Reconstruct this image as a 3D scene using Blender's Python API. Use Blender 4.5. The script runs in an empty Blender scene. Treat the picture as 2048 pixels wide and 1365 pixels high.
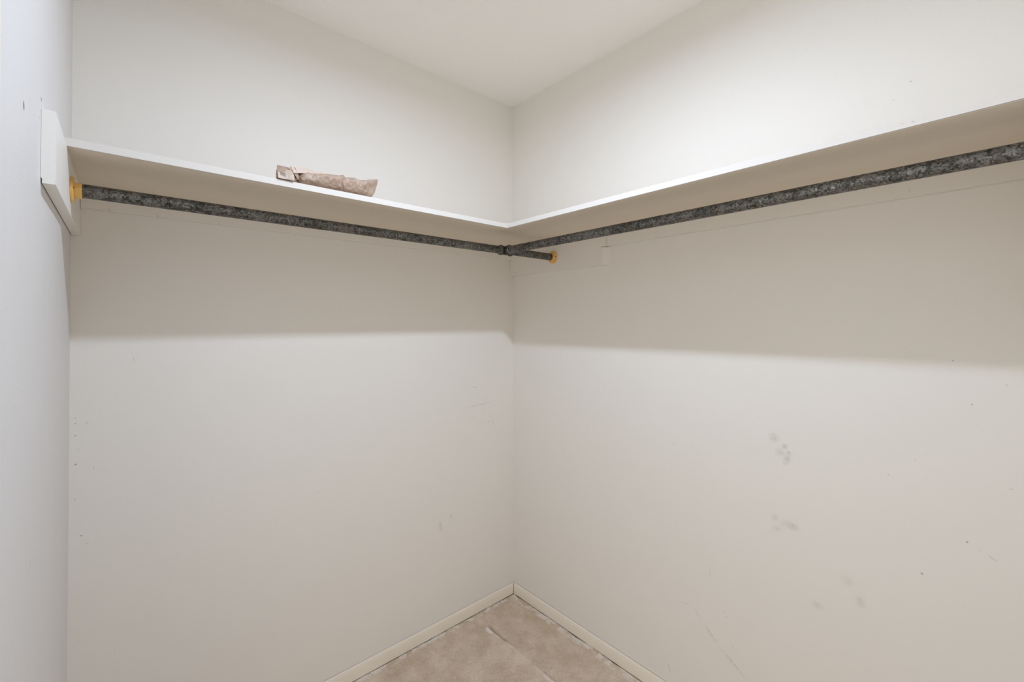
import bpy, bmesh, math, random
from mathutils import Vector, Matrix, noise as mnoise

random.seed(7)
scene = bpy.context.scene
COL = scene.collection

# ------------------------------------------------------------------ camera
F_PX, CY_PX = 878.76, 636.35            # focal length and principal row in a 2048 x 1365 frame
YAW, PITCH, ROLL = (math.radians(a) for a in (48.461, 0.693, -0.191))
CAM = Vector((-1.4745, -1.6578, 1.3422))
fw = Vector((math.cos(YAW) * math.cos(PITCH), math.sin(YAW) * math.cos(PITCH), math.sin(PITCH)))
rt = Vector((math.sin(YAW), -math.cos(YAW), 0.0))
up = rt.cross(fw)
r2 = rt * math.cos(ROLL) + up * math.sin(ROLL)
u2 = -rt * math.sin(ROLL) + up * math.cos(ROLL)
cam_data = bpy.data.cameras.new('camera')
cam_data.sensor_width = 36.0
cam_data.sensor_fit = 'HORIZONTAL'
cam_data.lens = F_PX * 36.0 / 2048.0
cam_data.shift_y = (CY_PX - 682.5) / 2048.0
cam_data.clip_start = 0.01
cam = bpy.data.objects.new('camera', cam_data)
COL.objects.link(cam)
M = Matrix((r2, u2, -fw)).transposed().to_4x4()
M.translation = CAM
cam.matrix_world = M
scene.camera = cam

# ------------------------------------------------------------------ light and exposure
world = bpy.data.worlds.new('world')
scene.world = world
world.use_nodes = True
bg = world.node_tree.nodes['Background']
bg.inputs['Color'].default_value = (1.0, 0.962, 0.872, 1.0)
bg.inputs['Strength'].default_value = 1.70
LAMP_POS = Vector((-0.8784, -0.9953, 2.335))      # face of the reflector bulb
LAMP_COLOR = (0.700, 0.811, 1.0)
LAMP_POWER = 13.8
scene.view_settings.view_transform = 'Standard'
scene.view_settings.look = 'None'
scene.view_settings.gamma = 1.0
scene.view_settings.use_curve_mapping = False
scene.view_settings.exposure = 0.0
scene.cycles.max_bounces = 10
scene.cycles.diffuse_bounces = 8
scene.cycles.caustics_reflective = False
scene.cycles.caustics_refractive = False

# ------------------------------------------------------------------ measures of the closet
W, D, H = 1.5795, 1.745, 2.44           # width (x), depth (y), ceiling height
SA, SB = 0.3912, 0.3757                 # shelf depths
ZS, TS = 1.7076, 0.0158                 # shelf underside, thickness
ZT = ZS + TS
CL = 0.019                              # cleat thickness
ZCA, ZCB = 1.6563, 1.6529
BT, BZ0, BZ1, BYF = 0.0178, 1.5817, 1.7074, -0.5809
RY, RX, RZ, RR = -0.2964, -0.3029, 1.6398, 0.0154
BBH, BBT = 0.0478, 0.0125

# ------------------------------------------------------------------ helpers
def link(o, parent=None):
    COL.objects.link(o)
    if parent is not None:
        o.parent = parent
    return o

def mesh_obj(name, verts, faces, mat, parent=None, smooth=False, bevel=0.0, origin=None):
    me = bpy.data.meshes.new(name)
    bm = bmesh.new()
    vs = [bm.verts.new(v) for v in verts]
    for f in faces:
        try:
            bm.faces.new([vs[i] for i in f])
        except ValueError:
            pass
    bmesh.ops.recalc_face_normals(bm, faces=bm.faces)
    if bevel > 0:
        bmesh.ops.bevel(bm, geom=list(bm.edges), offset=bevel, segments=2, affect='EDGES', profile=0.5)
    bm.to_mesh(me)
    bm.free()
    if smooth:
        for p in me.polygons:
            p.use_smooth = True
    me.materials.append(mat)
    o = bpy.data.objects.new(name, me)
    link(o, parent)
    return o

def box_geo(x0, x1, y0, y1, z0, z1):
    v = [(x, y, z) for z in (z0, z1) for y in (y0, y1) for x in (x0, x1)]
    f = [(0, 2, 3, 1), (4, 5, 7, 6), (0, 1, 5, 4), (2, 6, 7, 3), (0, 4, 6, 2), (1, 3, 7, 5)]
    return v, f

def box(name, x0, x1, y0, y1, z0, z1, mat, parent=None, bevel=0.0):
    v, f = box_geo(x0, x1, y0, y1, z0, z1)
    return mesh_obj(name, v, f, mat, parent, bevel=bevel)

def prism(name, poly, axis, a0, a1, mat, parent=None, smooth=False, bevel=0.0, end0=None, end1=None):
    """poly: 2D outline; extruded along axis from a0 to a1. end0/end1: per-point offsets of the ends."""
    n = len(poly)
    vs = []
    for k, a in enumerate((a0, a1)):
        off = (end0, end1)[k]
        for i, (p, q) in enumerate(poly):
            aa = a + (off[i] if off else 0.0)
            vs.append({'x': (aa, p, q), 'y': (p, aa, q), 'z': (p, q, aa)}[axis])
    fs = [tuple(range(n)), tuple(range(2 * n - 1, n - 1, -1))]
    fs += [(i, (i + 1) % n, n + (i + 1) % n, n + i) for i in range(n)]
    return mesh_obj(name, vs, fs, mat, parent, smooth, bevel)

def lathe(name, profile, origin, axis, mat, parent=None, n=32, smooth=True, a0=0.0, a1=2 * math.pi):
    """profile: (distance along axis, radius) closed outline, swept around the axis."""
    ax = Vector(axis).normalized()
    e1 = ax.orthogonal().normalized()
    if abs(ax.z) < 0.5:
        e1 = Vector((0, 0, 1))
    e2 = ax.cross(e1)
    full = abs(a1 - a0 - 2 * math.pi) < 1e-6
    m = n if full else n + 1
    vs = []
    for i in range(m):
        t = a0 + (a1 - a0) * i / n
        d = e1 * math.cos(t) + e2 * math.sin(t)
        for s, r in profile:
            vs.append(tuple(Vector(origin) + ax * s + d * r))
    k = len(profile)
    fs = []
    for i in range(n):
        j = (i + 1) % m
        for q in range(k):
            fs.append((i * k + q, i * k + (q + 1) % k, j * k + (q + 1) % k, j * k + q))
    if not full:
        fs += [tuple(range(k)), tuple(range((m - 1) * k, m * k))]
    o = mesh_obj(name, vs, fs, mat, parent, smooth)
    if smooth:
        me = o.data
        bm = bmesh.new(); bm.from_mesh(me)
        bmesh.ops.remove_doubles(bm, verts=bm.verts, dist=1e-6)
        for e in bm.edges:
            if len(e.link_faces) == 2 and e.calc_face_angle(0) > 0.7:
                e.smooth = False
        bm.to_mesh(me); bm.free()
    return o

def thing(name, label, cat, loc=(0, 0, 0), group=None):
    o = bpy.data.objects.new(name, None)
    o.empty_display_size = 0.05
    COL.objects.link(o)
    o['label'] = label
    o['category'] = cat
    if group:
        o['group'] = group
    return o

def tag(o, label, cat, group=None):
    o['label'] = label
    o['category'] = cat
    if group:
        o['group'] = group
    return o

def struct(o):
    o['kind'] = 'structure'
    return o

# ------------------------------------------------------------------ materials
class NT:
    def __init__(self, name):
        self.mat = bpy.data.materials.new(name)
        self.mat.use_nodes = True
        self.t = self.mat.node_tree
        self.bsdf = self.t.nodes['Principled BSDF']
        self.coord = self.t.nodes.new('ShaderNodeTexCoord').outputs['Object']
    def n(self, kind, **kw):
        nd = self.t.nodes.new(kind)
        for k, v in kw.items():
            setattr(nd, k, v)
        return nd
    def l(self, a, b):
        self.t.links.new(a, b)
    def val(self, sock, v):
        if isinstance(v, (int, float, tuple)):
            sock.default_value = v
        else:
            self.l(v, sock)
    def noise(self, scale, detail=3.0, rough=0.55, vec=None, stretch=None):
        nd = self.n('ShaderNodeTexNoise')
        nd.inputs['Scale'].default_value = scale
        nd.inputs['Detail'].default_value = detail
        nd.inputs['Roughness'].default_value = rough
        v = vec or self.coord
        if stretch:
            mp = self.n('ShaderNodeMapping')
            mp.inputs['Scale'].default_value = stretch
            self.l(v, mp.inputs['Vector'])
            v = mp.outputs['Vector']
        self.l(v, nd.inputs['Vector'])
        return nd.outputs['Fac']
    def ramp(self, fac, a, b, c0=0.0, c1=1.0, smooth=True):
        nd = self.n('ShaderNodeMapRange')
        nd.interpolation_type = 'SMOOTHSTEP' if smooth else 'LINEAR'
        self.l(fac, nd.inputs['Value'])
        for k, v in zip(('From Min', 'From Max', 'To Min', 'To Max'), (a, b, c0, c1)):
            nd.inputs[k].default_value = v
        return nd.outputs['Result']
    def math(self, op, a, b=0.0):
        nd = self.n('ShaderNodeMath', operation=op)
        self.val(nd.inputs[0], a)
        self.val(nd.inputs[1], b)
        return nd.outputs[0]
    def mix(self, fac, a, b, blend='MIX'):
        nd = self.n('ShaderNodeMix', data_type='RGBA', blend_type=blend)
        self.val(nd.inputs['Factor'], fac)
        self.val(nd.inputs['A'], a)
        self.val(nd.inputs['B'], b)
        return nd.outputs['Result']
    def spot(self, loc, scale, rot=(0, 0, 0), strength=1.0, inner=0.15):
        mp = self.n('ShaderNodeMapping', vector_type='TEXTURE')
        mp.inputs['Location'].default_value = loc
        mp.inputs['Rotation'].default_value = rot
        mp.inputs['Scale'].default_value = scale
        self.l(self.coord, mp.inputs['Vector'])
        ln = self.n('ShaderNodeVectorMath', operation='LENGTH')
        self.l(mp.outputs['Vector'], ln.inputs[0])
        return self.ramp(ln.outputs['Value'], 1.0, inner, 0.0, strength)
    def bump(self, height, strength, dist=0.001):
        nd = self.n('ShaderNodeBump')
        nd.inputs['Strength'].default_value = strength
        nd.inputs['Distance'].default_value = dist
        self.l(height, nd.inputs['Height'])
        self.l(nd.outputs['Normal'], self.bsdf.inputs['Normal'])
    def finish(self, color, rough=0.6, spec=0.3, metal=0.0):
        self.val(self.bsdf.inputs['Base Color'], color)
        self.val(self.bsdf.inputs['Roughness'], rough)
        self.bsdf.inputs['Specular IOR Level'].default_value = spec
        self.val(self.bsdf.inputs['Metallic'], metal)
        return self.mat

WALL = (0.815, 0.787, 0.740, 1)
DIRT = (0.36, 0.33, 0.29, 1)

def paint(name, color, bump=0.25, rough=0.55, spec=0.25, dirt=DIRT, streak=None):
    m = NT(name)
    big = m.noise(2.2, 4)
    col = m.mix(m.ramp(big, 0.35, 0.7, 0.0, 0.10), color, tuple(c * 0.93 for c in color[:3]) + (1,))
    if streak:
        s = m.noise(14, 4, 0.6, stretch=streak)
        col = m.mix(m.ramp(s, 0.45, 0.75, 0.0, 0.10), col, tuple(c * 0.88 for c in color[:3]) + (1,))
    # few small scuffs scattered over the paint
    sc = m.noise(30, 5, 0.7)
    col = m.mix(m.ramp(sc, 0.73, 0.82, 0.0, 0.10), col, dirt)
    fine = m.noise(170, 1, 0.6)
    m.bump(fine, bump, 0.0006)
    return m.finish(col, rough, spec)

# marks: small scuffs, nail holes and scratches on the paint
marks_back = [(-0.084, 2.414, 0.004, 0.008, 25, .55), (-1.45, 1.241, 0.0022, 0.014, 5, .35),
    (-1.568, 1.093, .002, .002, 0, .6), (-1.568, 1.077, .002, .0025, 0, .6), (-1.568, 1.045, .002, .003, 0, .6),
    (-1.562, 1.007, .002, .002, 0, .5), (-1.567, .968, .0032, .0032, 0, .85), (-1.568, .876, .002, .003, 0, .5),
    (-1.545, 1.076, .005, .0016, -10, .55), (-1.531, .95, .002, .0016, 0, .5), (-1.509, .944, .006, .0014, -8, .45),
    (-1.555, .775, .0025, .002, 0, .7), (-1.545, .75, .008, .0016, 12, .4),
    (-.428, .454, .010, .024, 8, .34), (-.374, .48, .007, .010, 0, .36), (-.286, .502, .014, .0035, 18, .34),
    (-.237, .612, .005, .012, -20, .2), (-.168, .986, .005, .0045, 0, .42), (-.212, .958, .13, .0022, 4, .25),
    (-.242, 1.043, .02, .0022, 2, .26), (-.08, 1.03, .014, .0024, -35, .25), (-.07, 1.008, .008, .003, 20, .25),
    (-.942, .734, .012, .002, 5, .25), (-.19, .93, .004, .03, 0, .16), (-.25, .9, .018, .002, 0, .22),
    (-1.03, 1.894, .014, .0022, 4, .18), (-.957, 1.957, .003, .003, 0, .2), (-.15, .87, .025, .0022, -3, .2),
    (-.13, .86, .003, .03, 4, .16), (-.75, .40, .002, .02, 0, .12)]
marks_right = [(-1.185, .994, .016, .016, 0, .30), (-1.214, .974, .009, .009, 0, .42), (-1.22, .936, .010, .022, 25, .30),
    (-1.201, .953, .014, .014, 0, .30), (-1.224, .958, .006, .006, 0, .36), (-1.219, .744, .020, .014, 0, .26), (-1.183, .754, .012, .012, 0, .26),
    (-1.19, .722, .014, .010, 0, .22), (-1.238, .742, .012, .012, 10, .28), (-1.388, .596, .012, .016, 0, .28), (-1.292, .541, .014, .012, 0, .26),
    (-1.36, .64, .016, .016, 0, .16), (-1.511, .723, .004, .004, 0, .5), (-1.658, .971, .005, .0018, 5, .9), (-1.589, .829, .003, .003, 0, .5),
    (-1.628, .807, .013, .0016, 35, .35), (-1.61, .818, .006, .0014, 20, .3),
    (-.898, .3625, .030, .0013, -8, .28), (-.944, .3475, .024, .0013, 40, .34), (-.99, .304, .043, .0014, 46, .42),
    (-1.063, .245, .058, .0015, 36, .5), (-.985, .300, .040, .0010, 47, .3), (-1.045, .249, .055, .0009, 38, .3),
    (-1.503, 1.945, .0032, .0032, 0, .6), (-.863, .91, .008, .0018, 0, .4), (-.988, .505, .0013, .026, 0, .28),
    (-.838, .105, .003, .026, -20, .2), (-1.035, .40, .0024, .0024, 0, .4), (-1.05, .41, .002, .002, 0, .4), (-1.04, .385, .002, .004, 0, .3),
    (-1.06, .30, .002, .003, 30, .3), (-.30, .92, .0026, .0026, 0, .4), (-.29, .87, .014, .002, 0, .24), (-1.47, 1.91, .002, .002, 0, .3),
    (-1.45, .95, .003, .003, 0, .3), (-1.5, 1.0, .003, .002, 0, .3), (-1.60, 1.15, .003, .003, 0, .4), (-1.57, 1.25, .003, .002, 0, .4), (-1.655, 1.2, .003, .003, 0, .4)]
marks_left = [(-.752, 1.648, .0085, .009, 0, .75, (.20, .19, .19, 1)), (-.583, 1.7225, .010, .0035, -20, .8, (.33, .15, .09, 1)),
    (-.590, 1.70, .005, .003, 0, .5), (-.60, 1.685, .006, .004, 0, .4), (-.502, 1.315, .004, .003, 0, .2),
    (-.653, .972, .01, .01, 0, .15), (-.70, 1.05, .006, .02, 0, .12)]

M_back = paint('cream_paint_back', WALL)
M_right = paint('cream_paint_right', WALL)
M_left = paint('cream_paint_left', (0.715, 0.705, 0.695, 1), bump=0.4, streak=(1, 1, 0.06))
M_front = paint('cream_paint_front', WALL)
M_ceil = paint('ceiling_paint', (0.90, 0.885, 0.86, 1), bump=0.35, rough=0.8, spec=0.15)
M_trim = paint('cream_trim_paint', (0.83, 0.765, 0.665, 1), bump=0.12, rough=0.38, spec=0.4)
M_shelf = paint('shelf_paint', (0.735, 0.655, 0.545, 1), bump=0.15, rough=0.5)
marks_edge_b = [(-1.53, 1.7165, .006, .0012, 30, .6), (-1.545, 1.715, .004, .001, 20, .6)]
M_edge = paint('white_edge_paint', (0.695, 0.662, 0.618, 1), bump=0.2, rough=0.45)
marks_ca = [(-1.505, 1.6575, .0035, .002, 0, .7), (-1.40, 1.658, .003, .0018, 0, .6), (-1.25, 1.657, .003, .0018, 0, .6), (-1.05, 1.657, .006, .0014, 0, .4), (-.9, 1.66, .0025, .002, 0, .5)]
M_cleat_a = paint('cleat_paint_back', WALL, bump=0.15)
marks_cb = [(-1.2, 1.6545, .008, .0013, 0, .6), (-1.35, 1.6545, .006, .0013, 0, .5), (-1.5, 1.668, .003, .002, 0, .45), (-1.05, 1.655, .004, .0012, 0, .4)]
M_cleat_b = paint('cleat_paint_right', WALL, bump=0.15)
marks_blk = [(-.17, 1.584, .003, .002, 0, .5), (-.04, 1.594, .005, .004, 0, .25, (.5, .3, .15, 1))]
M_block = paint('block_paint', WALL, bump=0.15)
M_board = paint('board_paint', (0.82, 0.80, 0.76, 1), bump=0.35, rough=0.5, streak=(1, 1, 0.08))

def m_carpet():
    m = NT('beige_carpet')
    a = m.noise(9, 5, 0.62)
    b = m.noise(38, 5, 0.7)
    c = m.noise(420, 2, 0.6)
    col = m.mix(m.ramp(a, 0.36, 0.66), (0.60, 0.48, 0.37, 1), (0.73, 0.615, 0.505, 1))
    col = m.mix(m.ramp(b, 0.52, 0.72, 0, 0.55), col, (0.76, 0.68, 0.59, 1))
    col = m.mix(m.ramp(b, 0.46, 0.28, 0, 0.30), col, (0.43, 0.33, 0.24, 1))
    col = m.mix(m.ramp(c, 0.35, 0.7, 0, 0.35), col, (0.56, 0.45, 0.35, 1))
    # yellowish stains near the right wall
    for (x, y, r, s) in ((-.082, -.20, .026, .42), (-.075, -.30, .024, .35), (-.13, -.40, .022, .48), (-.10, -.165, .022, .22), (-.12, -.33, .02, .25)):
        col = m.mix(m.math('MULTIPLY', m.spot((x, y, 0), (r, r * 1.3, .05), strength=s), m.ramp(b, .3, .6, .3, 1)), col, (0.55, 0.45, 0.18, 1))
    # worn pale fibres along the crease
    for (x, y, rx, ry, s) in ((-.270, -.145, .014, .036, 1.0), (-.266, -.20, .010, .04, .6), (-.262, -.33, .011, .12, .6), (-.262, -.45, .010, .06, .5), (-.268, -.53, .014, .09, 1.0)):
        col = m.mix(m.math('MULTIPLY', m.spot((x, y, 0), (rx, ry, .05), strength=s, inner=.4), m.ramp(b, 0.34, 0.54, 0.4, 1.0)), col, (0.80, 0.73, 0.65, 1))
    # pale loose fibres brushed up along the skirting
    sep = m.n('ShaderNodeSeparateXYZ'); m.l(m.coord, sep.inputs[0])
    near = m.math('MAXIMUM', m.ramp(sep.outputs['X'], -0.058, -0.034), m.ramp(sep.outputs['Y'], -0.050, -0.028))
    fz = m.math('MULTIPLY', near, m.ramp(m.noise(24, 4, 0.65), 0.43, 0.56))
    col = m.mix(m.math('MULTIPLY', fz, 0.9), col, (0.80, 0.75, 0.68, 1))
    m.bump(m.math('ADD', c, m.math('MULTIPLY', b, 1.5)), 0.7, 0.003)
    return m.finish(col, 0.95, 0.05)

def m_pipe():
    m = NT('galvanised_pipe')
    v = m.n('ShaderNodeTexVoronoi')
    v.inputs['Scale'].default_value = 250
    wob = m.n('ShaderNodeTexNoise'); wob.inputs['Scale'].default_value = 70
    wob.inputs['Detail'].default_value = 4
    m.l(m.coord, wob.inputs['Vector'])
    mixv = m.n('ShaderNodeVectorMath', operation='MULTIPLY_ADD')
    m.l(wob.outputs['Color'], mixv.inputs[0])
    mixv.inputs[1].default_value = (0.025, 0.025, 0.025)
    m.l(m.coord, mixv.inputs[2])
    m.l(mixv.outputs[0], v.inputs['Vector'])
    sep = m.n('ShaderNodeSeparateColor')
    m.l(v.outputs['Color'], sep.inputs[0])
    cell = sep.outputs[0]
    big = m.noise(7, 4, 0.6)
    mid = m.noise(55, 5, 0.7)
    fine = m.noise(210, 4, 0.7)
    thr = m.math('ADD', m.math('MULTIPLY', cell, 0.30), m.math('MULTIPLY', mid, 0.60))
    thr = m.math('ADD', thr, m.math('MULTIPLY', fine, 0.35))
    thr = m.math('ADD', thr, m.math('MULTIPLY', big, 0.35))
    col = m.mix(m.ramp(thr, 0.58, 1.12), (0.040, 0.036, 0.030, 1), (0.270, 0.266, 0.252, 1))
    fl = m.noise(240, 4, 0.75)
    fl2 = m.noise(26, 3, 0.6)
    chips = m.math('MULTIPLY', m.ramp(fl, 0.575, 0.64), m.ramp(fl2, 0.45, 0.60))
    col = m.mix(m.math('MULTIPLY', chips, 0.75), col, (0.56, 0.56, 0.53, 1))
    rust = m.noise(16, 4, 0.6)
    col = m.mix(m.ramp(rust, 0.52, 0.72, 0, 0.5), col, (0.12, 0.088, 0.06, 1))
    m.bump(mid, 0.2, 0.001)
    return m.finish(col, m.ramp(thr, 0.4, 1.0, 0.60, 0.45), 0.4, 0.6)

def m_iron():
    m = NT('dark_iron_fitting')
    a = m.noise(60, 5, 0.7)
    col = m.mix(m.ramp(a, 0.4, 0.7), (0.030, 0.026, 0.021, 1), (0.115, 0.110, 0.095, 1))
    m.bump(a, 0.3, 0.001)
    return m.finish(col, 0.6, 0.35, 0.2)

def m_yellow():
    m = NT('amber_plastic')
    a = m.noise(40, 4, 0.6)
    col = m.mix(m.ramp(a, 0.35, 0.7), (0.78, 0.45, 0.12, 1), (0.84, 0.56, 0.22, 1))
    m.finish(col, 0.42, 0.4)
    m.bsdf.inputs['Subsurface Weight'].default_value = 0.25
    m.bsdf.inputs['Subsurface Radius'].default_value = (0.012, 0.006, 0.002)
    m.bsdf.inputs['Subsurface Scale'].default_value = 0.5
    return m.mat

def m_bag(name, base, lite, printed=False):
    m = NT(name)
    a = m.noise(30, 5, 0.65)
    f = m.noise(16, 4, 0.6, stretch=(0.35, 1, 2.2))
    col = m.mix(m.ramp(a, 0.35, 0.7), base, lite)
    col = m.mix(m.ramp(f, 0.55, 0.75, 0, 0.35), col, (0.46, 0.26, 0.15, 1))
    if printed:
        # rows of illegible dark print on the pale end of the packet
        sep = m.n('ShaderNodeSeparateXYZ'); m.l(m.coord, sep.inputs[0])
        x, z = sep.outputs['X'], sep.outputs['Z']
        tilt = m.math('ADD', z, m.math('MULTIPLY', x, 0.22))
        rows = m.ramp(m.math('SINE', m.math('MULTIPLY', tilt, 4200.0)), -0.1, 0.3)
        dash = m.ramp(m.noise(1300, 1, 0.5), 0.42, 0.50)
        def inside(v, lo, hi):
            return m.math('MULTIPLY', m.math('GREATER_THAN', v, lo), m.math('LESS_THAN', v, hi))
        zt = m.math('ADD', z, m.math('MULTIPLY', m.math('ADD', x, 1.160), 0.22))
        blk = m.math('MULTIPLY', inside(x, -1.1665, -1.1535), inside(zt, 1.7325, 1.7440))
        col = m.mix(m.math('MULTIPLY', blk, m.math('MULTIPLY', m.ramp(m.math('ADD', m.math('MULTIPLY', rows, .6), dash), .5, .9), 0.85)), col, (0.07, 0.055, 0.045, 1))
        blk2 = m.math('MULTIPLY', inside(x, -1.1480, -1.1420), inside(zt, 1.732, 1.744))
        col = m.mix(m.math('MULTIPLY', blk2, m.math('MULTIPLY', rows, 0.35)), col, (0.2, 0.16, 0.14, 1))
        blk3 = m.math('MULTIPLY', inside(x, -1.166, -1.148), inside(zt, 1.7285, 1.7305))
        col = m.mix(m.math('MULTIPLY', blk3, m.math('MULTIPLY', dash, 0.25)), col, (0.2, 0.16, 0.14, 1))
    m.bump(a, 0.35, 0.0015)
    return m.finish(col, 0.46, 0.35)

def plain(name, color, rough=0.6, spec=0.3):
    m = NT(name)
    a = m.noise(45, 4, 0.6)
    col = m.mix(m.ramp(a, 0.3, 0.75), color, tuple(c * 0.82 for c in color[:3]) + (1,))
    return m.finish(col, rough, spec)

M_carpet, M_pipe, M_iron, M_yellow = m_carpet(), m_pipe(), m_iron(), m_yellow()
M_lit_collar = plain('lit_collar_grey', (0.24, 0.235, 0.215, 1), 0.6, 0.3)
M_slab = plain('dark_subfloor', (0.20, 0.15, 0.105, 1), 0.9, 0.1)
M_porcelain = plain('porcelain', (0.82, 0.81, 0.79, 1), 0.25, 0.5)
M_bulb = NT('lit_bulb')
M_bulb.finish((0.9, 0.9, 0.9, 1), 0.4)
M_bulb.bsdf.inputs['Emission Color'].default_value = (0.92, 0.97, 1.0, 1)
M_bulb.bsdf.inputs['Emission Strength'].default_value = 6.0
M_bulb = M_bulb.mat
M_bulb.cycles.emission_sampling = 'NONE'

def m_scuff():
    m = NT('scuffed_paint')
    uv = m.n('ShaderNodeTexCoord').outputs['UV']
    sub = m.n('ShaderNodeVectorMath', operation='SUBTRACT')
    m.l(uv, sub.inputs[0]); sub.inputs[1].default_value = (0.5, 0.5, 0.0)
    ln = m.n('ShaderNodeVectorMath', operation='LENGTH'); m.l(sub.outputs[0], ln.inputs[0])
    at = m.n('ShaderNodeAttribute', attribute_name='mark')
    fall = m.ramp(ln.outputs['Value'], 0.5, 0.08)
    br = m.ramp(m.noise(120, 4, 0.7), 0.36, 0.60, 0.2, 1.0)
    a = m.math('MULTIPLY', m.math('MULTIPLY', fall, at.outputs['Alpha']), br)
    m.finish(at.outputs['Color'], 0.8, 0.1)
    m.l(a, m.bsdf.inputs['Alpha'])
    return m.mat
M_scuff = m_scuff()

def scuffs(marks, axis, plane, side, parent):
    """Flat marks on a painted face: (u, z, half width, half height, tilt degrees, strength[, colour])"""
    vs, fs, cols = [], [], []
    for mk in marks:
        u, z, hw, hh, tilt, st = mk[:6]
        c = mk[6] if len(mk) > 6 else DIRT
        if len(mk) == 6 and min(hw, hh) > 0.005:
            hw, hh = hw * 1.35, hh * 1.35
        t = math.radians(tilt)
        k = len(vs)
        for a, b in ((-1, -1), (1, -1), (1, 1), (-1, 1)):
            du = a * hw * math.cos(t) - b * hh * math.sin(t)
            dz = a * hw * math.sin(t) + b * hh * math.cos(t)
            d = plane + side * (0.00015 + 0.00001 * (k // 4 % 8))
            vs.append((u + du, d, z + dz) if axis == 'y' else (d, u + du, z + dz))
            thin = max(hw, hh) > 8 * min(hw, hh)
            cols.append(tuple(c[:3]) + (min(1.0, st * (1.15 if max(hw, hh) < 0.005 or len(mk) > 6 else 1.3 if thin else 0.5)),))
        fs.append((k, k + 1, k + 2, k + 3))
    me = bpy.data.meshes.new('scuff_marks')
    me.from_pydata(vs, [], fs)
    uvl = me.uv_layers.new(name='UVMap')
    for li, q in enumerate(me.loops):
        uvl.data[li].uv = ((0, 0), (1, 0), (1, 1), (0, 1))[q.vertex_index % 4]
    ca = me.color_attributes.new('mark', 'FLOAT_COLOR', 'POINT')
    for vi, c in enumerate(cols):
        ca.data[vi].color = c
    me.materials.append(M_scuff)
    o = link(bpy.data.objects.new('scuff_marks', me), parent)
    o['kind'] = 'stuff'
    return o

# ------------------------------------------------------------------ the room
T = 0.10
struct(box('floor', -W - 1.6, T, -D - T, T, -0.08, -0.014, M_slab))
struct(box('ceiling', -W - T, T, -D - T, T, H, H + T, M_ceil))
scuffs(marks_back, 'y', 0.0, -1, struct(box('wall_back', -W - T, T, 0, T, -0.014, H, M_back)))
scuffs(marks_right, 'x', 0.0, -1, struct(box('wall_right', 0, T, -D - T, 0, -0.014, H, M_right)))
# left wall, with the doorway the picture was taken from
DY0, DY1, DZ = -1.735, -1.047, 2.03
bm_v, bm_f = [], []
for b in ((-W - T, -W, DY1, 0, -0.014, H), (-W - T, -W, -D - T, DY0, -0.014, H), (-W - T, -W, DY0, DY1, DZ, H)):
    v, f = box_geo(*b)
    k = len(bm_v)
    bm_v += v
    bm_f += [tuple(i + k for i in q) for q in f]
scuffs(marks_left, 'x', -W, 1, struct(mesh_obj('wall_left', bm_v, bm_f, M_left)))
struct(box('wall_front', -W, 0, -D - T, -D, -0.014, H, M_front))
# door casing around the doorway the picture was taken from, and its far jamb
cw = 0.055
bm_v, bm_f = [], []
for b in ((-W, -W + 0.012, DY1, DY1 + cw, -0.014, DZ + cw), (-W, -W + 0.012, DY0, DY1, DZ, DZ + cw)):
    v, f = box_geo(*b)
    k = len(bm_v)
    bm_v += v
    bm_f += [tuple(i + k for i in q) for q in f]
struct(mesh_obj('trim_1', bm_v, bm_f, M_trim))

def base_profile():
    pts = [(0.0026, -0.0015), (BBT, -0.0015), (BBT, 0.002)]
    for i in range(1, 13):
        a = i / 12 * math.pi / 2
        pts.append((0.0042 + (BBT - 0.0042) * math.cos(a), 0.002 + (BBH - 0.002) * math.sin(a)))
    pts.append((0.0026, BBH - 0.001))
    return pts
prof = base_profile()
g = 0.0019
struct(prism('baseboard_back', [(-p, z) for p, z in prof], 'x', -W + BBT, 0, M_trim, end1=[-p - g for p, z in prof]))
struct(prism('baseboard_right', [(-p, z) for p, z in prof], 'y', -D, 0, M_trim, end1=[-p - g for p, z in prof]))
struct(prism('baseboard_left', [(-W + p, z) for p, z in prof], 'y', DY1 + cw, 0, M_trim))

# ------------------------------------------------------------------ carpet
def edge_wob(t, s):
    return max(0.0006, 0.0011 + 0.0042 * max(0.0, mnoise.noise(Vector((t * 24, s, 0.3)))) + 0.0020 * mnoise.noise(Vector((t * 75, s, 1.7))))

def carpet_z(x, y):
    z = 0.0022 * mnoise.noise(Vector((x * 9, y * 9, 0.0))) + 0.0010 * mnoise.noise(Vector((x * 45, y * 45, 2.0)))
    d = min(-x - BBT, -y - BBT)
    z += 0.003 * math.exp(-((d - 0.03) / 0.02) ** 2) - 0.0015 * math.exp(-(d / 0.005) ** 2)
    # crease in the carpet, running away from the back wall
    if y > -0.75:
        xc = -0.256 + 0.003 * mnoise.noise(Vector((y * 14, 5.0, 0)))
        fade = min(1.0, max(0.0, (-y - 0.105) / 0.02)) * min(1, max(0, (0.75 + y) / 0.1))
        e = x - xc
        ridge = 0.007 * math.exp(-((e + 0.012) / 0.011) ** 2)
        slit = 0.0
        if -0.245 < y < -0.105:
            slit = 0.030 * math.exp(-((e - 0.0015) / 0.0052) ** 2) * min(1, (y + 0.245) / 0.02)
        if y < -0.46:
            slit = 0.016 * math.exp(-((e - 0.002) / 0.0045) ** 2)
        z += fade * (ridge - slit)
    return z - 0.001

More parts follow.
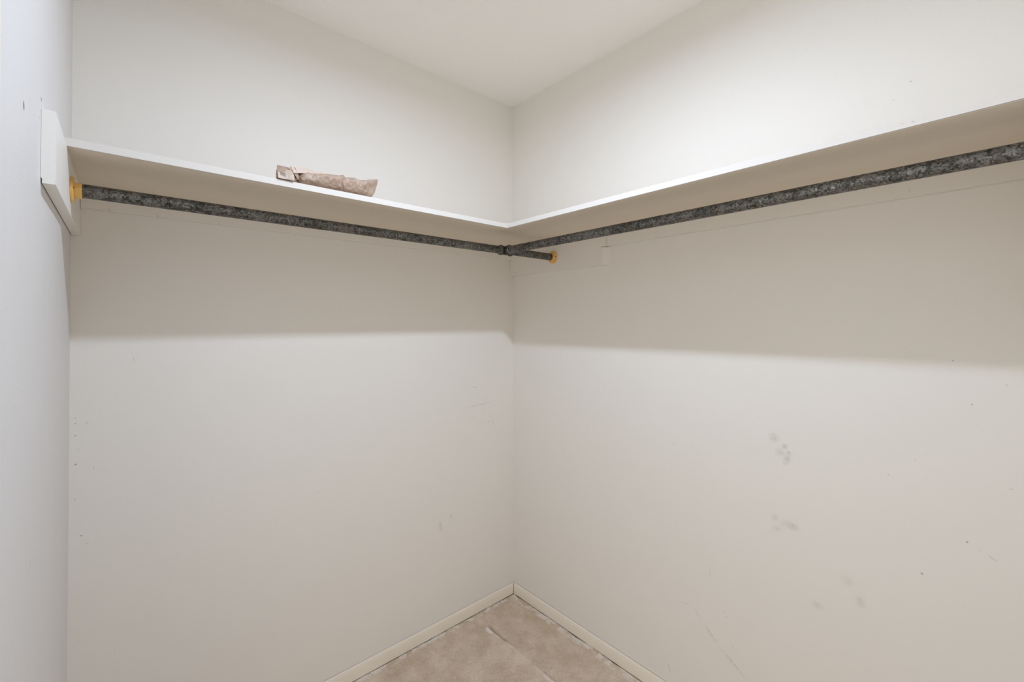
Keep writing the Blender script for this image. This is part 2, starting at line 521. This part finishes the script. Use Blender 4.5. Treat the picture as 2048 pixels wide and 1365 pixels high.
def axis_coords(n_end):
    out, t = [], 0.0
    while t < n_end:
        out.append(t)
        t += 0.0035 if t < 0.62 else 0.03
    out.append(n_end)
    return out
xs = [-(BBT + t) for t in axis_coords(W - 2 * BBT)]
ys = [-(BBT + t) for t in axis_coords(D - BBT)]
verts, faces = [], []
for j, y in enumerate(ys):
    for i, x in enumerate(xs):
        xx = x - (edge_wob(y, 3.0) if i == 0 else 0)
        yy = y - (edge_wob(x, 8.0) if j == 0 else 0)
        verts.append((xx, yy, carpet_z(x, y)))
nx = len(xs)
for j in range(len(ys) - 1):
    for i in range(nx - 1):
        a = j * nx + i
        faces.append((a, a + 1, a + nx + 1, a + nx))
# turned-down edges by the baseboards
k0 = len(verts)
for i in range(nx):
    v = verts[i]; verts.append((v[0], v[1], -0.0138))
for i in range(nx - 1):
    faces.append((i, k0 + i, k0 + i + 1, i + 1))
k1 = len(verts)
for j in range(len(ys)):
    v = verts[j * nx]; verts.append((v[0], v[1], -0.0138))
for j in range(len(ys) - 1):
    faces.append((j * nx, (j + 1) * nx, k1 + j + 1, k1 + j))
me = bpy.data.meshes.new('carpet')
me.from_pydata(verts, [], faces)
for p in me.polygons:
    p.use_smooth = True
me.materials.append(M_carpet)
bm = bmesh.new(); bm.from_mesh(me)
bmesh.ops.recalc_face_normals(bm, faces=bm.faces)
bm.faces.ensure_lookup_table()
if bm.faces[nx + 5].normal.z < 0:
    bmesh.ops.reverse_faces(bm, faces=bm.faces)
bm.to_mesh(me); bm.free()
carpet = link(bpy.data.objects.new('carpet', me))
tag(carpet, 'worn beige cut-pile carpet with a torn crease, covering the closet floor', 'carpet')
# short fibres, where the carpet comes into view
pv, pf = [], []
rnd = random.Random(11)
for _ in range(42000):
    x = -BBT - 0.001 - 0.72 * rnd.random()
    y = -BBT - 0.001 - 0.72 * rnd.random()
    if -x - y > 0.85 or x > -BBT - 0.0075 or y > -BBT - 0.0075:
        continue
    z = carpet_z(x, y) - 0.0006
    a = rnd.random() * 6.283
    w = 0.0007
    hgt = 0.0022 + 0.0022 * rnd.random()
    lx, ly = rnd.gauss(0, 0.0014), rnd.gauss(0, 0.0014)
    if x + lx > -BBT - 0.0005 or y + ly > -BBT - 0.0005:
        lx = ly = 0
    k = len(pv)
    pv += [(x - w * math.cos(a), y - w * math.sin(a), z), (x + w * math.cos(a), y + w * math.sin(a), z), (x + lx, y + ly, z + hgt)]
    pf.append((k, k + 1, k + 2))
me = bpy.data.meshes.new('pile')
me.from_pydata(pv, [], pf)
me.materials.append(M_carpet)
pile = link(bpy.data.objects.new('pile', me), carpet)
pile['kind'] = 'stuff'

# ------------------------------------------------------------------ shelves
ES = 0.006                                  # painted edging strip
XI = -W + BT                                # inner face of the end board
sh1 = thing('closet_shelf', 'cream painted closet shelf over the shorter wall, with the brown packet on it', 'shelf', group='closet shelves')
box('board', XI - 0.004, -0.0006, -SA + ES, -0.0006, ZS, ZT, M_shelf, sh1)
def strip(name, poly, mat, parent):
    return prism(name, poly, 'z', ZS - 0.0004, ZT + 0.0002, mat, parent)
strip('edge_strip', [(XI - 0.004, -SA), (-SB - 0.0003, -SA), (-SB + ES - 0.0003, -SA + ES), (XI - 0.004, -SA + ES)], M_edge, sh1)
sh2 = thing('closet_shelf', 'cream painted closet shelf over the longer wall, running out of the picture at right', 'shelf', group='closet shelves')
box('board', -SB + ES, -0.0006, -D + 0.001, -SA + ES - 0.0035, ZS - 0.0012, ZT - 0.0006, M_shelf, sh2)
strip('edge_strip', [(-SB, -SA - 0.0003), (-SB, -D + 0.001), (-SB + ES, -D + 0.001), (-SB + ES, -SA + ES - 0.0003)], M_edge, sh2)

# ------------------------------------------------------------------ cleats, end boards and the corner block
ca = box('wall_cleat', XI + 0.0006, -0.0206, -CL, -0.0004, ZCA, ZS - 0.0006, M_cleat_a, bevel=0.0008)
tag(ca, 'cream painted wooden cleat under the shelf that carries the brown packet', 'cleat', 'shelf cleats')
BY = -0.5728                                # free end of the block, front edge
cb = box('wall_cleat', -CL, -0.0004, -D + 0.02, BY - 0.0215, ZCB, ZS - 0.0012, M_cleat_b, bevel=0.0008)
tag(cb, 'cream painted wooden cleat under the long shelf on the right-hand wall', 'cleat', 'shelf cleats')
# corner block: bevelled free end with an open crack in it
zk = ZCB - 0.0016
poly = [(-0.0008, 1.578), (BY, 1.578), (BY, zk - 0.0016), (BY + 0.016, zk - 0.0010), (BY + 0.016, zk + 0.0010), (BY, zk + 0.0016), (BY, ZS - 0.0012), (-0.0008, ZS - 0.0012)]
vs, fs = [], []
n = len(poly)
for xx in (-0.020, -0.0004):
    for (y, z) in poly:
        bev = -0.0205 if (xx > -0.01 and y < -0.5) else 0.0
        vs.append((xx, y + bev, z))
fs = [(0, 1, 2, 3, 4, 5, 6, 7), tuple(range(15, 7, -1))] + [(i, (i + 1) % n, n + (i + 1) % n, n + i) for i in range(n)]
blk = mesh_obj('support_block', vs, fs, M_block)
tag(blk, 'cream painted wooden block in the corner that carries the rail end', 'block')
# end board on the left wall, standing a hair off the paint
eb = prism('end_board', [(-W + 0.0018, BZ0), (XI - 0.0008, BZ0), (XI, BZ0 + 0.0008), (XI, BZ1 - 0.0012), (XI - 0.0012, BZ1), (-W + 0.0003, BZ1), (-W + 0.0003, BZ0 + 0.010), (-W + 0.0018, BZ0 + 0.007)], 'y', BYF, -0.0008, M_board)
tag(eb, 'white painted end board on the left wall under the shelf end', 'board')
fb = box('end_board', -SB - 0.10, -CL - 0.0005, -D + 0.0008, -D + 0.019, BZ0, ZS - 0.0012, M_board, bevel=0.0012)
tag(fb, 'white painted end board under the long shelf beside the doorway', 'board')

scuffs(marks_ca, 'y', -CL, -1, ca)
scuffs(marks_cb, 'x', -CL, -1, cb)
scuffs(marks_blk, 'x', -0.020, -1, blk)
scuffs(marks_edge_b, 'x', -SB, -1, sh2)
# ------------------------------------------------------------------ hanging rail of galvanised pipe
rail = thing('hanging_rail', 'mottled galvanised steel pipe hanging rail, two arms joined by a tee in the corner', 'clothes rail')
def pipe(name, a, b, r, mat, parent, n=40):
    a, b = Vector(a), Vector(b)
    L = (b - a).length
    w = 0.0026
    return lathe(name, [(0, r - w), (0, r - 0.0006), (0.0006, r), (L - 0.0006, r), (L, r - 0.0006), (L, r - w)], a, b - a, mat, parent, n)
TW = 0.031
pipe('pipe', (XI + 0.0075, RY, RZ), (RX - TW + 0.010, RY, RZ), RR, M_pipe, rail)
pipe('pipe', (RX + TW - 0.010, RY, RZ), (-0.0275, RY, RZ), RR, M_pipe, rail)
pipe('pipe', (RX, RY - TW + 0.010, RZ), (RX, -D + 0.019 + 0.0075, RZ), RR, M_pipe, rail)
# tee: run, branch and a rounded collar at each mouth
tee = lathe('tee_fitting', [(-TW + 0.004, RR + 0.0003), (-TW + 0.004, RR + 0.0028), (TW - 0.004, RR + 0.0028), (TW - 0.004, RR + 0.0003)], (RX, RY, RZ), (1, 0, 0), M_iron, rail, 36)
lathe('branch', [(0.006, RR + 0.0003), (0.006, RR + 0.0028), (TW - 0.004, RR + 0.0028), (TW - 0.004, RR + 0.0003)], (RX, RY, RZ), (0, -1, 0), M_iron, tee, 36)
def collar(org, ax):
    pr = []
    for i in range(9):
        a = math.pi * i / 8
        pr.append((TW - 0.0045 - 0.0045 * math.cos(a), RR + 0.0022 + 0.0034 * math.sin(a)))
    pr = [(TW - 0.009, RR + 0.0003)] + pr + [(TW, RR + 0.0003)]
    o = lathe('collar', pr, org, ax, M_iron, tee, 36)
    lathe('lit_collar_ring', [(TW - 0.001, RR + 0.0003), (TW - 0.001, RR + 0.0030), (TW + 0.0012, RR + 0.0022), (TW + 0.0016, RR + 0.0003)], org, ax, M_lit_collar, tee, 36)  # added pale grey ring, paints the collar's mouth face as if lit
    return o
for ax in ((1, 0, 0), (-1, 0, 0), (0, -1, 0)):
    collar((RX, RY, RZ), ax)

# ------------------------------------------------------------------ amber plastic sockets that hold the rail
def socket(org, ax, label):
    t = thing('rail_socket', label, 'bracket', group='amber plastic rail sockets')
    lathe('flange', [(0.0003, 0.003), (0.0003, 0.0282), (0.0040, 0.0282), (0.0056, 0.0262), (0.0056, 0.003)], org, ax, M_yellow, t, 40)
    # cup open at the top so that the pipe can be dropped in
    lathe('cup', [(0.0050, RR + 0.0006), (0.0050, RR + 0.0036), (0.0185, RR + 0.0031), (0.0185, RR + 0.0006)], org, ax, M_yellow, t, 30, a0=math.radians(48), a1=math.radians(312))
    for s in (-1, 1):
        e1, axv = Vector((0, 0, 1)), Vector(ax)
        e2 = axv.cross(e1)
        p = Vector(org) + axv * 0.0056 + e2 * (s * 0.0225)
        lathe('screw', [(0, 0.0002), (0, 0.0028), (0.0008, 0.0022), (0.0011, 0.0002)], p, ax, M_iron, t, 14)
    return t
socket((XI, RY, RZ), (1, 0, 0), 'amber plastic rail socket on the white end board at the left wall')
socket((-0.020, RY, RZ), (-1, 0, 0), 'orange amber plastic rail socket on the corner block behind the tee')
socket((RX, -D + 0.019, RZ), (0, 1, 0), 'amber plastic rail socket on the end board beside the doorway')

# ------------------------------------------------------------------ crumpled brown packet on the shelf
M_bag1 = m_bag('brown_wrapper', (0.295, 0.205, 0.145, 1), (0.385, 0.285, 0.215, 1))
M_bag2 = m_bag('pale_wrapper', (0.50, 0.385, 0.305, 1), (0.57, 0.455, 0.375, 1))
M_bag3 = m_bag('printed_paper', (0.45, 0.355, 0.275, 1), (0.54, 0.435, 0.35, 1), True)
bag = thing('paper_packet', 'crumpled brown paper packet with a printed end lying on the shelf edge', 'packet')
X0, X1 = -1.173, -0.8935
TOP = [(-1.173, 1.751), (-1.166, 1.756), (-1.150, 1.757), (-1.138, 1.758), (-1.128, 1.763), (-1.101, 1.771), (-1.066, 1.770), (-1.036, 1.771), (-1.006, 1.7735),
       (-1.000, 1.776), (-0.996, 1.776), (-0.990, 1.772), (-0.973, 1.774), (-0.962, 1.776), (-0.949, 1.7715), (-0.930, 1.7745), (-0.915, 1.779), (-0.8935, 1.785)]
def lerp(tab, x):
    if x <= tab[0][0]:
        return tab[0][1]
    for (a, b), (c, d) in zip(tab, tab[1:]):
        if x <= c:
            return b + (d - b) * (x - a) / (c - a)
    return tab[-1][1]
THICK = [(-1.173, .012), (-1.165, .022), (-1.14, .030), (-1.118, .024), (-1.10, .034), (-1.05, .040), (-1.005, .036), (-0.997, .026), (-0.988, .034),
         (-0.95, .028), (-0.92, .012), (-0.905, .006), (-0.8935, .0022)]
BOT = [(-1.173, 0.0016), (-0.925, 0.0012), (-0.910, 0.004), (-0.902, 0.018), (-0.8935, 0.050)]
nu, nw = 150, 56
vs, fs = [], []
for i in range(nu + 1):
    x = X0 + (X1 - X0) * i / nu
    zt, th = lerp(TOP, x), lerp(THICK, x)
    zb = ZT + 0.0002 + lerp(BOT, x)
    zb = min(zb, zt - 0.012)
    hh = (zt - zb) / 2
    yc = -0.3905 + th / 2 + 0.0015 + 0.005 * max(0.0, (x + 0.95) / 0.06)
    for j in range(nw):
        a = 2 * math.pi * j / nw
        ca_, sa_ = math.cos(a), math.sin(a)
        y = yc - th / 2 * math.copysign(abs(ca_) ** 0.8, ca_)
        z = (zb + zt) / 2 + hh * math.copysign(abs(sa_) ** 0.75, sa_)
        xx = x
        front = max(0.0, ca_)
        v = (z - zb) / (zt - zb)
        # sharp valley leaning across the left part
        xv = -1.1335 + 0.018 * (1 - v)
        e = x - xv
        val = max(0.0, 1 - abs(e) / 0.0085)
        y += front * 0.021 * val
        # lip along the front: above it the sheet falls back to the rear edge
        if -1.13 < x < -1.03:
            zr = lerp([(-1.13, 1.735), (-1.118, 1.738), (-1.110, 1.750), (-1.10, 1.7572), (-1.07, 1.7615), (-1.03, 1.769)], x)
            if z > zr and ca_ > -0.2:
                y += min(1.0, (z - zr) / 0.003) * 0.016 + (z - zr) * 0.6
        # cross crease in the middle
        cr = max(0.0, 1 - abs(x + 0.9975 + 0.004 * math.sin(v * 5)) / 0.004)
        y += front * 0.006 * cr
        # lower dent beside the valley
        dn = math.exp(-((x + 1.085) / 0.02) ** 2 - ((v - 0.30) / 0.12) ** 2)
        y -= front * 0.004 * dn
        # fine crumples
        env = min(1.0, th / 0.02)
        q = Vector((x * 55, z * 75, 1.0))
        y += front * env * 0.0042 * (abs(mnoise.noise(q)) - 0.2) + front * env * 0.002 * mnoise.noise(q * 2.7)
        if 0.06 < v < 0.985:
            z += 0.0012 * env * mnoise.noise(Vector((x * 90, y * 90, 4.0)))
        z = max(z, ZT + 0.0006) if x < -0.93 else z
        vs.append((xx, y, z))
for i in range(nu):
    for j in range(nw):
        fs.append((i * nw + j, i * nw + (j + 1) % nw, (i + 1) * nw + (j + 1) % nw, (i + 1) * nw + j))
fs += [tuple(range(nw)), tuple(range(nu * nw, (nu + 1) * nw))]
mesh_obj('wrapper', vs, fs, M_bag1, bag, smooth=True)
# folded end flap standing at the left, and the flat crimped seal at the right
def sheet(name, rows, mat, thick=0.0007):
    """rows: list of point lists -> thin sheet with thickness along y"""
    nr, nc = len(rows), len(rows[0])
    vv = [p for r in rows for p in r] + [(p[0], p[1] + thick, p[2]) for r in rows for p in r]
    ff = []
    o = nr * nc
    for r in range(nr - 1):
        for c in range(nc - 1):
            a = r * nc + c
            ff.append((a, a + 1, a + nc + 1, a + nc))
            ff.append((o + a, o + a + nc, o + a + nc + 1, o + a + 1))
    for c in range(nc - 1):
        ff.append((c, o + c, o + c + 1, c + 1))
        a = (nr - 1) * nc + c
        ff.append((a, a + 1, o + a + 1, o + a))
    for r in range(nr - 1):
        a = r * nc
        ff.append((a, a + nc, o + a + nc, o + a))
        a = r * nc + nc - 1
        ff.append((a, o + a, o + a + nc, a + nc))
    return mesh_obj(name, vv, ff, mat, bag, smooth=False)
rows = []
for r in range(9):
    v = r / 8
    row = []
    for c in range(13):
        u = c / 12
        wr = 0.0395 * (1 - 0.20 * max(0.0, v - 0.35) ** 1.5)
        x = -1.1722 + wr * u
        z = ZT + 0.0018 + 0.0295 * v - 0.004 * v * (1 - u) * (1 - u)
        y = -0.3962 + 0.012 * v * v + 0.0012 * math.sin(u * 4.2 + 0.5) * (0.4 + v)
        row.append((x, y, z))
    rows.append(row)
lab = sheet('printed_label', rows, M_bag3, 0.0006)
lab['label'] = 'pale printed paper end of the packet'
rows = []
for r in range(6):
    v = r / 5
    row = []
    for c in range(12):
        u = c / 11
        x = -1.1665 + 0.0345 * u - 0.002 * (1 - v)
        z = 1.7505 + (0.0195 + 0.0005 * u) * v
        y = -0.3695 + 0.0095 * v + 0.0016 * math.sin(u * 5 + v * 3) + 0.006 * max(0, u - 0.8) * 3
        row.append((x, y, z))
    rows.append(row)
sheet('end_flap', rows, M_bag1)
rows = []
for r in range(5):
    v = r / 4
    row = []
    for c in range(22):
        u = c / 21
        x = -1.137 + 0.104 * u + 0.004 * (1 - v) * (1 - u)
        z0 = 1.7500 + 0.0165 * u ** 0.7
        z1 = lerp(TOP, -1.101) + 0.0004
        z1 = lerp([(-1.14, 1.7700), (-1.13, 1.7722), (-1.10, 1.7725), (-1.066, 1.7712), (-1.03, 1.7716)], x)
        z = z0 + (z1 - z0) * v
        y = -0.3795 + 0.007 * v + 0.0012 * math.sin(u * 9 + v * 2) * (1 - u)
        row.append((x, y, z))
    rows.append(row)
fold = sheet('back_fold', rows, M_bag2)
rows2 = []
for r in range(7):
    v = r / 6
    row = []
    for c in range(6):
        u = c / 5
        x = -1.1225 - 0.0165 * v + (0.0105 + 0.003 * v) * u
        z = 1.7345 + 0.0338 * v + 0.0008 * u * v
        y = -0.3865 + 0.012 * v + 0.0030 * math.sin(u * math.pi) + 0.004 * (1 - v) * u
        row.append((x, y, z))
    rows2.append(row)
sheet('twisted_fold', rows2, M_bag1)
fold['label'] = 'pale pink fold of wrapper behind the lip'
rows = []
for r in range(7):
    v = r / 6
    row = []
    for c in range(15):
        u = c / 14
        x = -0.922 + 0.0288 * u - 0.004 * (1 - v) * u
        z = (1.7585 + 0.0065 * u) + 0.0198 * v
        y = -0.3815 - 0.0006 * math.sin(c * 2.1) - 0.003 * (1 - abs(2 * u - 1)) + 0.003 * v
        row.append((x, y, z))
    rows.append(row)
sheet('crimped_seal', rows, M_bag1)

# ------------------------------------------------------------------ ceiling lamp just above the picture
lp = thing('ceiling_lamp', 'frosted reflector bulb in a white porcelain holder on the closet ceiling', 'lamp')
lathe('lamp_holder', [(0.0, 0.001), (0.0, 0.056), (0.006, 0.058), (0.014, 0.054), (0.020, 0.034), (0.038, 0.024), (0.038, 0.001)], (LAMP_POS.x, LAMP_POS.y, H - 0.0002), (0, 0, -1), M_porcelain, lp, 40)
zf = H - LAMP_POS.z
bulb = lathe('bulb', [(0.038, 0.001), (0.038, 0.0135), (0.046, 0.015), (0.062, 0.023), (0.084, 0.030), (zf - 0.006, 0.0315), (zf - 0.003, 0.0305), (zf - 0.002, 0.029), (zf - 0.002, 0.001)], (LAMP_POS.x, LAMP_POS.y, H - 0.0002), (0, 0, -1), M_porcelain, lp, 32)
lathe('bulb_face', [(zf - 0.002, 0.0003), (zf - 0.002, 0.029), (zf - 0.0006, 0.026), (zf - 0.0004, 0.0003)], (LAMP_POS.x, LAMP_POS.y, H - 0.0002), (0, 0, -1), M_bulb, bulb, 32)
glow = bpy.data.lights.new('bulb_light', 'AREA')      # the light of the frosted bulb face
glow.shape = 'DISK'
glow.size = 0.052
glow.energy = LAMP_POWER
glow.color = LAMP_COLOR
go = link(bpy.data.objects.new('bulb_light', glow), lp)
go.location = LAMP_POS
